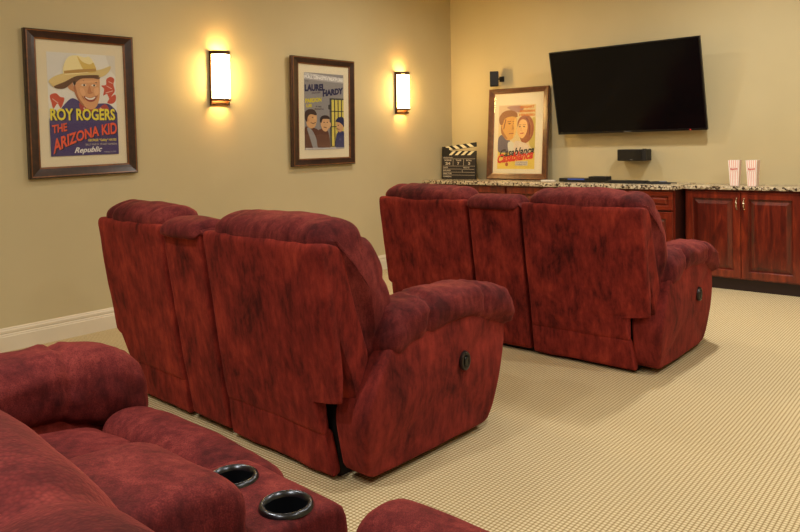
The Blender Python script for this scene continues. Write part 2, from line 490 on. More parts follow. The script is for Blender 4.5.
    obj('console_lid', pillow(ld, c0, c1, .04, crown=.008, amp=.004, freq=6, seed=seed + 63, nu=80), vp, T, True)
    tr = [(.10, .10), (.10, .575), (.55, .578), (.82, .576), (.862, .55), (.868, .48), (.868, .10), (.80, .05), (.3, .05)]
    ob = obj('console_tray', pillow(tr, c0, c1, .02, soft=False, amp=.002, freq=6, seed=seed + 64, nu=110, wr=.03, capb=.003), vp, T, True)
    # two cup holders let into the tray
    cy = (c0 + c1) / 2
    rr = .044
    cut = bmesh.new()
    holes = [(.745, cy + .078), (.745, cy - .108)]
    for hx, hy in holes:
        bmesh.ops.create_cone(cut, cap_ends=True, segments=40, radius1=rr + .003, radius2=rr + .003, depth=.3, matrix=Matrix.Translation((hx, hy, .63)))
    co = obj('cut', cut, [], None)
    md = ob.modifiers.new('b', 'BOOLEAN'); md.object = co; md.operation = 'DIFFERENCE'; md.solver = 'EXACT'
    co.parent = T
    bpy.context.view_layer.update()
    dg = bpy.context.evaluated_depsgraph_get()
    me = bpy.data.meshes.new_from_object(ob.evaluated_get(dg))
    ob.modifiers.clear(); ob.data = me; me.name = 'console_tray'
    me.set_sharp_from_angle(angle=R(50))
    bpy.data.objects.remove(co)
    for hx, hy in holes:
        b2 = bmesh.new()
        lathe(b2, [(rr - .002, .576), (rr + .001, .5855), (rr + .005, .587), (rr + .010, .584), (rr + .012, .576)], 40, (hx, hy, 0))
        h = obj('cup_holder', b2, M['steel'], T, True)
        b3 = bmesh.new()
        lathe(b3, [(.0005, .497), (rr - .006, .497), (rr - .002, .502), (rr - .002, .576), (rr, .576), (rr, .495), (.0005, .495)], 40, (hx, hy, 0))
        obj('cup_lining', b3, M['cup_inside'], h, 40)
    for fx in (.12, .72):
        for fy in (R0 + .16, L1 - .16):
            bm = bmesh.new(); lathe(bm, [(.0005, 0), (.022, 0), (.026, .03), (.0005, .03)], 16, (fx, fy, 0))
            obj('foot', bm, M['matte_black'], T, True)
    return T

loveseat('middle-row burgundy loveseat with its right arm and oval latch in the photo centre', (2.0, 2.8, 0), -3, (.86, .20, -.14, -.93), (.78, .80, 0), 1, 1.0, 0, -.004, 1.0, .985)
loveseat('front-row burgundy loveseat nearest the television and wood cabinets', (3.93, 2.4, 0), -1, (.955, .20, -.19, -.95), (.88, .79, 0), 11, 1.0, 0, -.006, 1.0, .985)
loveseat('nearest burgundy loveseat at lower left, cut off, with two empty cup holders showing', (.21, 1.235, 0), -3, (.95, .20, -.17, -.97), (.93, .86, .04), 21, 1.08, .07, -.022, 1.3)

# ------------------------------------------------------------------ cabinets
def raised(parent, name, x, y0, y1, z0, z1, horizontal=False):
    """panel door / drawer front facing -X; front plane at x"""
    m1 = M['cherry_h'] if horizontal else M['cherry']
    w = .062 if not horizontal else .04
    bm = bmesh.new()
    lp = []
    for d, xx in ((0, x + .02), (0, x + .003), (.003, x), (w - .004, x), (w, x + .004), (w, x + .02)):
        lp.append([bm.verts.new((xx, yy, zz)) for yy, zz in ((y0 + d, z0 + d), (y1 - d, z0 + d), (y1 - d, z1 - d), (y0 + d, z1 - d))])
    for i in range(6):
        for k in range(4): bm.faces.new((lp[i][k], lp[i][(k + 1) % 4], lp[(i + 1) % 6][(k + 1) % 4], lp[(i + 1) % 6][k]))
    bmesh.ops.recalc_face_normals(bm, faces=bm.faces)
    f = obj(name, bm, m1, parent)
    # raised field with sloped shoulders
    bm = bmesh.new()
    def rect(d, xx): return [bm.verts.new((xx, yy, zz)) for yy, zz in ((y0 + w + d, z0 + w + d), (y1 - w - d, z0 + w + d), (y1 - w - d, z1 - w - d), (y0 + w + d, z1 - w - d))]
    k = .034 if not horizontal else .016
    rs = [rect(-.003, x + .004), rect(.002, x + .016), rect(.007, x + .017), rect(.007 + k, x + .002), rect(.010 + k, x + .001)]
    for A, B in zip(rs, rs[1:]):
        for i in range(4): bm.faces.new((A[i], B[i], B[(i + 1) % 4], A[(i + 1) % 4]))
    bm.faces.new(rs[-1])
    bmesh.ops.recalc_face_normals(bm, faces=bm.faces)
    obj('raised_panel', bm, M['cherry_panel'] if not horizontal else m1, f)
    return f

def pull(parent, x, y, z, vertical=True, L=.088):
    bm = bmesh.new()
    pts = []; rad = []
    for i in range(13):
        t = i / 12; s = (t - .5) * L; out = .028 * math.sin(PI * t) ** .6 + .002
        pts.append((x - out, y, z + s) if vertical else (x - out, y + s, z)); rad.append(.0045 + .0025 * math.sin(PI * t))
    tube(bm, pts, rad, 10)
    for s in (-L / 2, L / 2):
        c = (x - .003, y, z + s) if vertical else (x - .003, y + s, z)
        bmesh.ops.create_uvsphere(bm, u_segments=12, v_segments=8, radius=.0085, matrix=Matrix.Translation(c))
    return obj('handle', bm, M['nickel'], parent, True)

def cabinet(label, x, y0, y1, depth, doors, drawer=False, ztop=.875, toe_in=.02):
    T = thing('base_cabinet', label, 'cabinet', (0, 0, 0), 0, 'cherry base cabinets along the back wall')
    obj('cabinet_body', BX(x + .021, x + depth, y0 + .001, y1 - .001, .10, ztop, .001), M['cherry_dark'], T)
    obj('face_frame', face_frame(x + .0205, y0, y1, ztop), M['cherry'], T)
    obj('toe_kick', BX(x + toe_in + .01, x + depth, y0 + .001, y1 - .001, 0, .10), M['toe'], T)
    zt = ztop - .016
    if drawer:
        d = raised(T, 'drawer', x, y0 + .012, y1 - .012, .69, zt, True)
        pull(d, x, (y0 + y1) / 2, .772, False)
        zt = .675
    if doors == 2:
        ym = (y0 + y1) / 2
        d = raised(T, 'door', x, ym + .0025, y1 - .012, .112, zt); pull(d, x, ym + .030, zt - .10)
        d = raised(T, 'door', x, y0 + .012, ym - .0025, .112, zt); pull(d, x, ym - .030, zt - .10)
    return T

def face_frame(x, y0, y1, ztop):
    bm = bmesh.new()
    box(bm, x, x + .018, y0, y0 + .03, .10, ztop); box(bm, x, x + .018, y1 - .03, y1, .10, ztop)
    box(bm, x, x + .018, y0 + .03, y1 - .03, ztop - .03, ztop); box(bm, x, x + .018, y0 + .03, y1 - .03, .10, .13)
    return bm

XLc, XRc = 6.395, 6.61
cabinet('cherry double-door cabinet at the left wall, below the clapperboard', XLc, 3.905, 4.90, .565, 2, ztop=.872)
cabinet('cherry double-door cabinet below the leaning film poster', XLc, 3.112, 3.903, .565, 2, ztop=.872)
cabinet('cherry cabinet with a wide drawer, below the television and black keyboards', XLc, 2.186, 3.110, .565, 2, True, ztop=.872)
cabinet('shallower cherry double-door cabinet below the two popcorn boxes', XRc, 1.222, 2.165, .35, 2, ztop=.872)
cabinet('cherry cabinet at the right picture edge, past the popcorn boxes', XRc, .30, 1.216, .35, 2, ztop=.872)
bm = BX(XLc - .025, XB - .001, 2.165, YL - .002, .874, .912, .006)
tag(obj('granite_countertop', bm, M['granite'], None, 30), 'deep speckled granite countertop on the left cabinets, carrying the clapperboard and leaning poster', 'countertop', 'speckled granite countertops')
bm = BX(XRc - .025, XB - .001, .28, 2.162, .874, .907, .006)
tag(obj('granite_countertop', bm, M['granite'], None, 30), 'narrower speckled granite countertop on the right, carrying the two popcorn boxes', 'countertop', 'speckled granite countertops')
ZL, ZR = .9125, .9075
bm = BX(6.45, XB - .002, 4.902, YL - .002, 0, .872)
tag(obj('filler_panel', bm, M['cherry_dark']), 'dark wood filler strip between the corner cabinet and the left wall', 'cabinet panel')

# ------------------------------------------------------------------ wall sconces
def sconce(label, x, y, z0, z1):
    T = thing('wall_sconce', label, 'wall lamp', (x, y, z0), 0, 'lit bronze wall sconces on the left wall')
    H = z1 - z0; w = .088; dp = .115
    obj('back_plate', BX(-w, w, -.012, 0, 0, H, .003), M['bronze'], T)
    def arc(s=1.0, n=20): return [(-w * s * math.cos(PI * k / n), -.012 - (dp - .012) * s * math.sin(PI * k / n)) for k in range(n + 1)]
    def plate(za, zb, s):
        bm = bmesh.new(); A = [bm.verts.new((px, py, za)) for px, py in arc(s)]; B = [bm.verts.new((px, py, zb)) for px, py in arc(s)]
        n = len(A)
        for k in range(n): bm.faces.new((A[k], A[(k + 1) % n], B[(k + 1) % n], B[k]))
        bm.faces.new(A[::-1]); bm.faces.new(B); bmesh.ops.recalc_face_normals(bm, faces=bm.faces); return bm
    def band(za, zb, s, th):
        bm = bmesh.new()
        rows = [[bm.verts.new((px, py, zz)) for px, py in arc(ss)] for ss, zz in ((s, za), (s, zb), (s - th, zb), (s - th, za))]
        for i in range(4):
            A, B = rows[i], rows[(i + 1) % 4]
            for k in range(len(A) - 1): bm.faces.new((A[k], A[k + 1], B[k + 1], B[k]))
        bmesh.ops.recalc_face_normals(bm, faces=bm.faces); return bm
    obj('top_cap', band(H - .032, H - .002, 1.03, .12), M['bronze'], T, 40)
    obj('bottom_cap', band(.036, .056, 1.03, .12), M['bronze'], T, 40)
    obj('lower_ring', band(.002, .016, .93, .06), M['bronze'], T, 40)
    for zz in (H - .085, .105): obj('band', band(zz, zz + .009, .985, .03), M['bronze'], T, 40)
    for px in (-w + .004, w - .004):
        obj('side_bar', BX(px - .007, px + .007, -.03, -.010, .002, H - .002, .001), M['bronze'], T)
    obj('shade', band(.050, H - .020, .95, .012), M['lamp_glass'], T, 40)
    return T
sconce('lit bronze half-round wall lamp between the cowboy poster and the prison-bars poster', 3.635, YL, 1.66, 2.11)
sconce('lit bronze half-round wall lamp on the left wall nearest the room corner', 6.005, YL, 1.65, 2.10)

# ------------------------------------------------------------------ posters
class Art:
    """flat printed sheet: inks laid on in order, in the coordinates (left, top, right, bottom) given"""
    def __init__(s, frame, w, h, paper):
        s.l, s.t, s.r, s.b = frame; s.w, s.h = w, h
        s.bm = bmesh.new(); s.mats = []; s.n = 0
        s.poly([(s.l, s.t), (s.r, s.t), (s.r, s.b), (s.l, s.b)], paper)
    def mi(s, rgb):
        m = ink(rgb)
        if m not in s.mats: s.mats.append(m)
        return s.mats.index(m)
    def P(s, x, y):
        x = min(max(x, s.l), s.r); y = min(max(y, s.t), s.b)
        return (((x - s.l) / (s.r - s.l) - .5) * s.w, -.00012 * s.n, ((s.b - y) / (s.b - s.t)) * s.h)
    def poly(s, pts, rgb, smooth=False):
        if smooth: pts = catmull(pts, True, 5)
        vs = []
        for p in pts:
            q = s.P(*p)
            if not vs or (Vector(q) - vs[-1].co).length > 1e-5: vs.append(s.bm.verts.new(q))
        f = s.bm.faces.new(vs); f.material_index = s.mi(rgb)
        s.n += 1
    def ell(s, cx, cy, rx, ry, rgb, rot=0, n=24):
        c, q = math.cos(R(rot)), math.sin(R(rot))
        s.poly([(cx + rx * math.cos(2 * PI * k / n) * c - ry * math.sin(2 * PI * k / n) * q, cy + rx * math.cos(2 * PI * k / n) * q + ry * math.sin(2 * PI * k / n) * c) for k in range(n)], rgb)
    def line(s, pts, wd, rgb):
        for a, b in zip(pts, pts[1:]):
            d = Vector((b[0] - a[0], b[1] - a[1])); L = d.length
            if L < 1e-6: continue
            nn = Vector((-d.y, d.x)) / L * wd / 2; e = d / L * wd * .3
            s.poly([(a[0] - e.x + nn.x, a[1] - e.y + nn.y), (b[0] + e.x + nn.x, b[1] + e.y + nn.y), (b[0] + e.x - nn.x, b[1] + e.y - nn.y), (a[0] - e.x - nn.x, a[1] - e.y - nn.y)], rgb)
            s.n -= 1
        s.n += 1
    def text(s, txt, x0, x1, y0, y1, rgb, rise=0, bold=.02, warp=None, shear=0):
        """fills the box x0..x1, y0(top)..y1(bottom); rise lifts the right end"""
        cu = bpy.data.curves.new('t', 'FONT'); cu.body = txt; cu.offset = bold; cu.shear = shear; cu.resolution_u = 3
        o = bpy.data.objects.new('t', cu); COL.objects.link(o)
        bpy.context.view_layer.update()
        me = o.to_mesh()
        xs = [v.co.x for v in me.vertices]; ys = [v.co.y for v in me.vertices]
        ax, bx, ay, by = min(xs), max(xs), min(ys), max(ys)
        mi = s.mi(rgb); vs = []
        for v in me.vertices:
            u = (v.co.x - ax) / (bx - ax); w = (v.co.y - ay) / (by - ay)
            if warp: X, Y = warp(u, w)
            else: X = x0 + (x1 - x0) * u; Y = y1 + (y0 - y1) * w - rise * u
            vs.append(s.bm.verts.new(s.P(X, Y)))
        for p in me.polygons:
            try:
                f = s.bm.faces.new([vs[i] for i in p.vertices]); f.material_index = mi
            except ValueError: pass
        o.to_mesh_clear(); bpy.data.objects.remove(o); bpy.data.curves.remove(cu)
        s.n += 1
    def build(s, name, parent, x, y, z):
        s.bm.normal_update()
        for f in s.bm.faces:
            if f.normal.y > 0: f.normal_flip()
        o = obj(name, s.bm, s.mats, parent); o.location = (x, y, z); return o

def framed(label, loc, rot, W, H, fw, op, pr, art, fm, lip):
    """op: opening (l, r, bottom, top) and pr: print (l, r, bottom, top) as fractions of the outer size"""
    T = thing('framed_poster', label, 'poster', loc, 0, 'framed film posters', rot)
    l, r, b_, t = -W / 2 + op[0] * W, -W / 2 + op[1] * W, op[2] * H, op[3] * H
    bm = bmesh.new()
    # moulding: loops from outer back to inner lip
    prof = [(0, 0, 0), (0, -.030, 0), (.12, -.038, 1), (.22, -.036, 0), (.6, -.028, 0), (.86, -.024, 1), (1, -.020, 1), (1, -.004, 0)]
    loops = []
    for f, y, _ in prof:
        x0 = -W / 2 + (l + W / 2) * f; x1 = W / 2 - (W / 2 - r) * f; z0 = b_ * f; z1 = H - (H - t) * f
        loops.append([bm.verts.new(c) for c in ((x0, y, z0), (x1, y, z0), (x1, y, z1), (x0, y, z1))])
    for i in range(len(loops) - 1):
        for k in range(4):
            f = bm.faces.new((loops[i][k], loops[i][(k + 1) % 4], loops[i + 1][(k + 1) % 4], loops[i + 1][k]))
            f.material_index = 1 if prof[i][2] else 0
    for k in range(4): bm.faces.new((loops[0][k], loops[0][(k + 1) % 4], loops[-1][(k + 1) % 4], loops[-1][k]))
    bmesh.ops.recalc_face_normals(bm, faces=bm.faces)
    obj('frame', bm, [fm, lip], T)
    obj('mat_board', BX(l - .004, r + .004, -.011, -.004, b_ - .004, t + .004), M['mat'], T)
    art.build('poster_print', T, (-W / 2 + (pr[0] + pr[1]) / 2 * W), -.0112, pr[2] * H)
    obj('glass', BX(l, r, -.0195, -.0175, b_, t), M['glass'], T)
    return T

# --- cowboy poster
W1, H1 = .782, 1.01
A = Art((92, 83, 335, 450), .63 * W1, .71 * H1, (234, 233, 224))
A.poly([(92, 83), (200, 83), (150, 130), (92, 190)], (226, 226, 220))
A.poly([(300, 83), (335, 83), (335, 160), (318, 140)], (222, 218, 206))
RD = (206, 84, 62)
for pts in ([(98, 236), (118, 228), (132, 240), (146, 244), (142, 262), (132, 280), (122, 264), (108, 282), (102, 262)], [(300, 172), (316, 162), (330, 170), (326, 190), (330, 214), (318, 232), (310, 246), (300, 226), (286, 232), (290, 208), (280, 196), (298, 192)], [(316, 236), (332, 228), (332, 250), (318, 262), (300, 258)]):
    A.poly(pts, RD, True)
for a, b in (((106, 248), (124, 262)), ((300, 196), (318, 206)), ((296, 222), (322, 214)), ((308, 180), (322, 186))): A.line([a, b], 3, (232, 190, 176))
A.poly([(120, 300), (150, 262), (176, 244), (214, 262), (264, 262), (300, 262), (322, 276), (335, 296), (335, 320), (110, 320)], (72, 62, 120), True)
A.poly([(196, 262), (222, 276), (262, 280), (292, 264), (306, 290), (282, 312), (214, 306)], (176, 70, 66), True)
for i in range(6): A.ell(214 + i * 15, 280 + (i % 2) * 9, 3, 3, (230, 200, 190))
A.poly([(178, 168), (186, 214), (196, 250), (216, 274), (238, 284), (258, 274), (270, 246), (274, 206), (270, 160), (224, 150)], (222, 166, 118), True)
A.poly([(160, 176), (172, 166), (178, 196), (186, 222), (174, 218), (160, 206)], (206, 148, 104), True)
A.poly([(166, 162), (184, 156), (190, 176), (184, 200), (176, 184)], (52, 34, 28), True)
A.poly([(182, 158), (270, 152), (272, 172), (240, 168), (206, 174), (188, 186)], (118, 82, 60), True)
A.poly([(184, 196), (196, 240), (214, 268), (206, 268), (190, 244), (180, 214)], (176, 116, 80), True)
for ex in (216, 252):
    A.ell(ex, 196, 9, 3.6, (244, 232, 214)); A.ell(ex + 1, 196, 3.6, 3.6, (48, 38, 36)); A.line([(ex - 11, 186), (ex, 181), (ex + 10, 186)], 3.4, (72, 44, 32))
A.poly([(236, 196), (242, 218), (248, 222), (236, 228), (228, 222)], (196, 134, 92), True)
A.poly([(214, 236), (236, 242), (260, 234), (252, 252), (236, 256), (222, 250)], (150, 60, 50), True)
A.poly([(218, 238), (236, 243), (256, 237), (248, 247), (234, 249), (224, 245)], (246, 242, 232), True)
A.line([(206, 226), (210, 240), (216, 250)], 2, (176, 112, 78)); A.line([(264, 222), (264, 236), (258, 248)], 2, (190, 126, 88))
A.poly([(254, 206), (268, 204), (268, 224), (258, 234), (252, 222)], (236, 186, 138), True)
A.poly([(202, 206), (214, 210), (220, 228), (210, 236), (202, 222)], (234, 182, 134), True)
A.poly([(206, 182), (262, 178), (262, 184), (206, 190)], (232, 180, 130), True)
A.poly([(100, 196), (96, 184), (120, 166), (160, 154), (220, 148), (280, 136), (316, 122), (312, 140), (290, 160), (262, 166), (214, 166), (178, 180), (150, 206), (122, 212)], (224, 202, 138), True)
A.poly([(112, 204), (150, 186), (186, 166), (222, 160), (270, 158), (262, 168), (214, 172), (182, 184), (152, 208), (128, 212)], (104, 72, 46), True)
A.poly([(146, 158), (150, 122), (168, 96), (196, 90), (222, 96), (238, 92), (254, 112), (262, 144), (220, 152), (180, 158)], (246, 234, 176), True)
A.poly([(196, 92), (214, 112), (240, 120), (254, 114), (262, 144), (236, 150), (214, 136)], (222, 194, 104), True)
A.poly([(148, 148), (200, 140), (262, 134), (263, 144), (204, 152), (148, 158)], (190, 150, 80))
BL = (64, 50, 112)
A.poly([(92, 330), (130, 312), (230, 318), (335, 322), (335, 450), (92, 450)], BL)
A.poly([(92, 318), (120, 300), (335, 296), (335, 330), (92, 336)], (70, 58, 118))
A.text('ROY ROGERS', 98, 330, 284, 326, (38, 34, 60), 0, .06)
A.text('ROY ROGERS', 95, 326, 281, 324, (236, 222, 70), 0, .03)
A.text('THE', 101, 152, 343, 372, (36, 28, 60), 9, .06)
A.text('THE', 99, 150, 341, 370, (226, 86, 54), 9, .03)
def wz(dx, dy): return lambda u, w: (100 + dx + 231 * u, 444 + dy - 70 * math.sin(u * PI / 2) ** .8 - w * (50 - 10 * math.sin(u * PI) - 4 * u) + 2 * u)
A.text('ARIZONA KID', 0, 0, 0, 0, (36, 28, 60), 0, .06, wz(3, 3))
A.text('ARIZONA KID', 0, 0, 0, 0, (232, 88, 56), 0, .03, wz(0, 0))
A.text('GEORGE \u201cGabby\u201d HAYES', 222, 327, 391, 403, (226, 208, 90), 0, .03)
A.text('SALLY MARCH  STUART HAMBLEN', 212, 328, 408, 415, (206, 200, 180), 0, .0)
A.text('Republic', 172, 272, 421, 447, (238, 236, 232), 2, .025, shear=.4)
A.text('A REPUBLIC PICTURE', 278, 324, 438, 443, (190, 186, 190), 0, 0)
framed('dark-framed cowboy film poster with yellow and red lettering, at the far left of the wall', (2.483, YL - .004, 1.125), (0, R(-1.2), 0), W1, H1, .07, (.10, .905, .075, .935), (.19, .825, .145, .86), A, M['walnut'], M['walnut_gold'])

# --- prison comedy poster
W2, H2 = .83, 1.02
A = Art((82, 95, 257, 445), .63 * W2, .71 * H2, (146, 143, 142))
A.poly([(82, 95), (257, 112), (257, 135), (82, 126)], (176, 174, 172))
A.text('THE COMEDY KINGS IN THEIR FIRST', 84, 256, 98, 107, (232, 230, 226), -12, .03)
A.text('FULL LENGTH FEATURE', 84, 256, 108, 121, (236, 234, 230), -8, .05)
A.text('STAN', 86, 100, 131, 137, (50, 46, 70), 0, 0)
NV = (34, 34, 76)
A.poly([(192, 206), (257, 206), (257, 436), (192, 436)], (92, 92, 90))
A.poly([(197, 214), (257, 214), (257, 436), (197, 436)], (218, 204, 96))
for x in (199, 215, 231, 247): A.poly([(x - 2.2, 210), (x + 2.2, 210), (x + 2.2, 434), (x - 2.2, 434)], (44, 44, 52)); A.n -= 1
A.n += 1
for y in (212, 268, 340, 432): A.poly([(192, y - 2), (257, y - 2), (257, y + 2), (192, y + 2)], (50, 50, 56)); A.n -= 1
A.n += 1
A.poly([(186, 240), (196, 236), (196, 262), (186, 258)], (60, 60, 60))
A.text('LAUREL', 84, 172, 150, 182, NV, 8, .06)
A.text('HARDY', 162, 255, 172, 202, NV, 18, .06)
A.text('OLIVER', 114, 152, 184, 192, (70, 66, 80), 6, .02)
A.text('PARDON', 86, 156, 214, 234, (214, 200, 40), 9, .05)
A.text('US', 90, 114, 240, 254, (214, 200, 40), 3, .05)
A.text('A HAL', 130, 156, 244, 251, (40, 38, 46), 0, .02)
A.text('ROACH', 126, 164, 256, 263, (40, 38, 46), 0, .02)
# large man at the left
A.poly([(82, 350), (100, 342), (136, 352), (152, 380), (158, 420), (150, 444), (82, 444)], (98, 60, 44), True)
A.poly([(92, 346), (110, 352), (130, 392), (138, 444), (120, 444), (104, 392)], (150, 150, 152), True)
A.poly([(88, 300), (96, 276), (116, 268), (132, 284), (134, 312), (126, 340), (108, 348), (92, 334)], (214, 168, 116), True)
A.poly([(84, 306), (84, 276), (98, 262), (120, 262), (132, 276), (132, 288), (108, 284), (96, 296), (92, 318)], (64, 44, 36), True)
A.ell(126, 300, 5, 7, (222, 178, 126)); A.ell(116, 298, 3, 2.2, (30, 26, 26)); A.line([(108, 322), (118, 326), (128, 321)], 3, (70, 36, 30)); A.ell(97, 310, 4, 8, (200, 150, 100))
# second man
A.poly([(134, 370), (152, 350), (176, 352), (188, 380), (188, 440), (140, 440)], (104, 66, 50), True)
A.poly([(150, 306), (160, 296), (180, 298), (190, 312), (188, 340), (176, 362), (160, 356), (152, 334)], (216, 172, 124), True)
A.poly([(148, 318), (150, 298), (164, 288), (184, 290), (192, 304), (178, 304), (160, 306), (154, 322)], (60, 44, 40), True)
A.ell(166, 320, 3, 2.2, (30, 26, 26)); A.ell(180, 320, 3, 2.2, (30, 26, 26)); A.ell(186, 334, 10, 16, (220, 178, 130), 20); A.line([(164, 342), (176, 345)], 3, (90, 40, 34))
# guard
A.poly([(220, 384), (230, 366), (248, 362), (257, 370), (257, 442), (218, 442)], (54, 58, 104), True)
A.poly([(222, 326), (230, 312), (250, 314), (254, 334), (250, 356), (236, 366), (224, 352)], (208, 164, 118), True)
A.poly([(218, 316), (228, 298), (248, 294), (257, 306), (257, 340), (248, 330), (234, 320)], (38, 44, 84), True)
A.ell(230, 334, 3, 2.2, (26, 24, 28)); A.line([(222, 350), (234, 352)], 3, (60, 34, 30)); A.ell(238, 400, 4, 6, (90, 90, 130))
A.poly([(82, 436), (257, 438), (257, 445), (82, 445)], (170, 166, 168))
A.text('METRO GOLDWYN MAYER PICTURE', 86, 220, 437, 444, (226, 224, 222), 0, .03)
framed('dark-framed comedy poster with a man behind yellow prison bars, hung between the two lit sconces', (4.822, YL - .012, 1.128), (R(1.0), R(-.5), 0), W2, H2, .07, (.11, .915, .07, .935), (.20, .83, .15, .86), A, M['walnut'], M['walnut_gold'])

# --- romance poster leaning on the counter
W3, H3 = .745, 1.01
A = Art((95, 100, 295, 438), .62 * W3, .70 * H3, (226, 206, 150))
A.poly([(95, 100), (210, 100), (190, 160), (110, 180), (95, 220)], (214, 190, 156), True)
A.poly([(140, 110), (190, 104), (230, 112), (214, 140), (170, 130)], (176, 140, 130), True)
A.poly([(270, 190), (295, 180), (295, 330), (262, 300)], (200, 180, 90), True)
A.poly([(95, 330), (170, 360), (250, 372), (295, 350), (295, 438), (95, 438)], (232, 206, 92), True)
A.poly([(96, 280), (112, 258), (140, 262), (166, 300), (170, 340), (120, 352), (96, 340)], (104, 96, 112), True)
A.poly([(150, 300), (176, 296), (196, 330), (190, 366), (158, 352)], (214, 212, 196), True)
_P = A.P
A.P = lambda x, y: _P(192 + (x - 200) * 1.14, 232 + (y - 236) * 1.12)
A.poly([(128, 196), (138, 168), (170, 158), (198, 172), (202, 210), (200, 246), (186, 276), (160, 284), (138, 262), (128, 230)], (218, 164, 84), True)
A.poly([(122, 206), (118, 176), (136, 150), (170, 142), (200, 154), (204, 176), (176, 172), (146, 182), (134, 210)], (150, 100, 62), True)
A.poly([(128, 214), (140, 244), (160, 276), (148, 274), (130, 250)], (172, 116, 64), True)
for ex in (168, 192): A.ell(ex, 206, 6, 2.6, (84, 52, 40)); A.line([(ex - 9, 197), (ex + 7, 195)], 2.6, (120, 72, 44))
A.poly([(182, 208), (192, 232), (180, 236)], (190, 134, 70)); A.line([(168, 254), (188, 252)], 3.4, (150, 74, 52))
A.poly([(206, 214), (214, 184), (240, 166), (268, 180), (282, 214), (280, 260), (262, 290), (236, 300), (218, 270)], (166, 98, 60), True)
A.poly([(210, 214), (222, 190), (244, 192), (254, 216), (250, 250), (234, 276), (216, 268), (206, 242)], (236, 192, 124), True)
for ex in (218, 238): A.ell(ex, 222, 5, 2.4, (88, 54, 44)); A.line([(ex - 7, 214), (ex + 6, 213)], 2, (140, 90, 56))
A.line([(222, 254), (236, 252)], 4, (186, 60, 48)); A.line([(226, 226), (223, 240), (228, 242)], 2, (200, 148, 90))
A.poly([(196, 292), (236, 296), (258, 310), (262, 350), (200, 356)], (222, 206, 184), True)
A.line([(150, 186), (142, 230)], 4, (120, 78, 56)); A.line([(196, 180), (198, 250)], 3, (196, 140, 76))
A.line([(246, 180), (262, 200), (266, 260)], 4, (132, 76, 60)); A.line([(258, 186), (272, 220), (270, 270)], 3, (196, 130, 72))
A.poly([(196, 180), (202, 210), (199, 250), (188, 272), (192, 236), (190, 200)], (236, 196, 112), True)
A.P = _P
OR = (216, 132, 52)
A.text('BOGART', 212, 288, 107, 121, OR, 2, .05)
A.text('BERGMAN', 210, 290, 128, 141, OR, 0, .05)
A.text('HENREID', 208, 290, 148, 160, OR, -2, .05)
A.text('HUMPHREY', 182, 208, 112, 118, (170, 110, 90), 2, .0)
A.text('Casablanca', 108, 292, 336, 378, (40, 36, 32), 20, .03, shear=.35)
A.text('Casablanca', 96, 288, 362, 410, (216, 62, 40), 26, .04, shear=.35)
A.poly([(194, 398), (260, 396), (260, 420), (194, 420)], (206, 198, 186))
A.text('CLAUDE RAINS', 198, 256, 400, 407, (120, 110, 100), 0, 0); A.text('CONRAD VEIDT', 198, 256, 411, 418, (120, 110, 100), 0, 0)
A.ell(148, 414, 8, 10, (176, 92, 60))
framed('brown-framed romance poster of a couple, leaning on the back wall on the granite counter', (6.84, 4.035, ZL), (R(-5.2), 0, R(-89)), W3, H3, .06, (.095, .915, .065, .945), (.16, .80, .115, .855), A, M['brown_frame'], M['walnut_gold'])

# ------------------------------------------------------------------ television
def television():
    cx, cy, cz = 6.75, 2.779, 1.819
    T = thing('television', 'large black flat television tilted forward on the back wall', 'television', (cx, cy, cz), 0, None, (R(0), 0, 0))
    n = Vector((-math.cos(R(12.3)), 0, -math.sin(R(12.3))))
    T.rotation_euler = Matrix(((0, -n.x, 0), (-1, 0, 0), (0, -n.z, 0))).to_euler()  # replaced below
    r = Vector((0, -1, .0077)).normalized(); u = r.cross(n).normalized()
    if u.z < 0: u = -u
    f = r.cross(u)            # local z = r x u
    mt = Matrix((r, u, f)).transposed()      # local x = right, y = up, z = out of the screen
    T.rotation_euler = mt.to_euler()
    w, h = 1.496, .86
    s = 1 if f.dot(n) > 0 else -1
    def B(x0, x1, y0, y1, z0, z1, bev): return BX(x0, x1, y0, y1, *sorted((s * z0, s * z1)), bev)
    obj('case', B(-w / 2, w / 2, -h / 2, h / 2, -.030, 0, .003), M['tv_case'], T)
    bm = bmesh.new(); t = .012
    for a in ((-w / 2, w / 2, h / 2 - t, h / 2), (-w / 2, w / 2, -h / 2, -h / 2 + t * 1.6), (-w / 2, -w / 2 + t, -h / 2 + t * 1.6, h / 2 - t), (w / 2 - t, w / 2, -h / 2 + t * 1.6, h / 2 - t)):
        box(bm, *a, *sorted((s * .0005, s * .005)), .001)
    bz = obj('bezel', bm, M['tv_case'], T)
    obj('screen', B(-w / 2 + t, w / 2 - t, -h / 2 + t * 1.6, h / 2 - t, 0.0002, .003, 0), M['tv_screen'], T)
    obj('rear_housing', B(-w * .36, w * .36, -h * .36, h * .3, -.07, -.030, .01), M['matte_black'], T)
    obj('standby_light', B(w * .395, w * .402, -h / 2 + .005, -h / 2 + .010, .005, .0065, 0), M['led_red'], T)
    # small pale maker's lettering
    obj('maker_lettering', B(-.035, .035, -h / 2 + .006, -h / 2 + .013, .005, .0056, 0), ink((120, 118, 118)), T)
    bm = bmesh.new()
    box(bm, -.28, .28, -.05, .05, *sorted((s * -.080, s * -.072)), .001)
    box(bm, -.30, -.27, -.22, .24, *sorted((s * -.085, s * -.07)), .002); box(bm, .27, .30, -.22, .24, *sorted((s * -.085, s * -.07)), .002)
    wb_ = obj('wall_bracket', bm, M['matte_black'], T)
    bm = BX(6.80, XB - .0005, 2.45, 3.1, 1.70, 1.86, .004)
    bmesh.ops.transform(bm, matrix=(Matrix.Translation((cx, cy, cz)) @ mt.to_4x4()).inverted(), verts=bm.verts)
    obj('wall_plate', bm, M['matte_black'], wb_)
television()

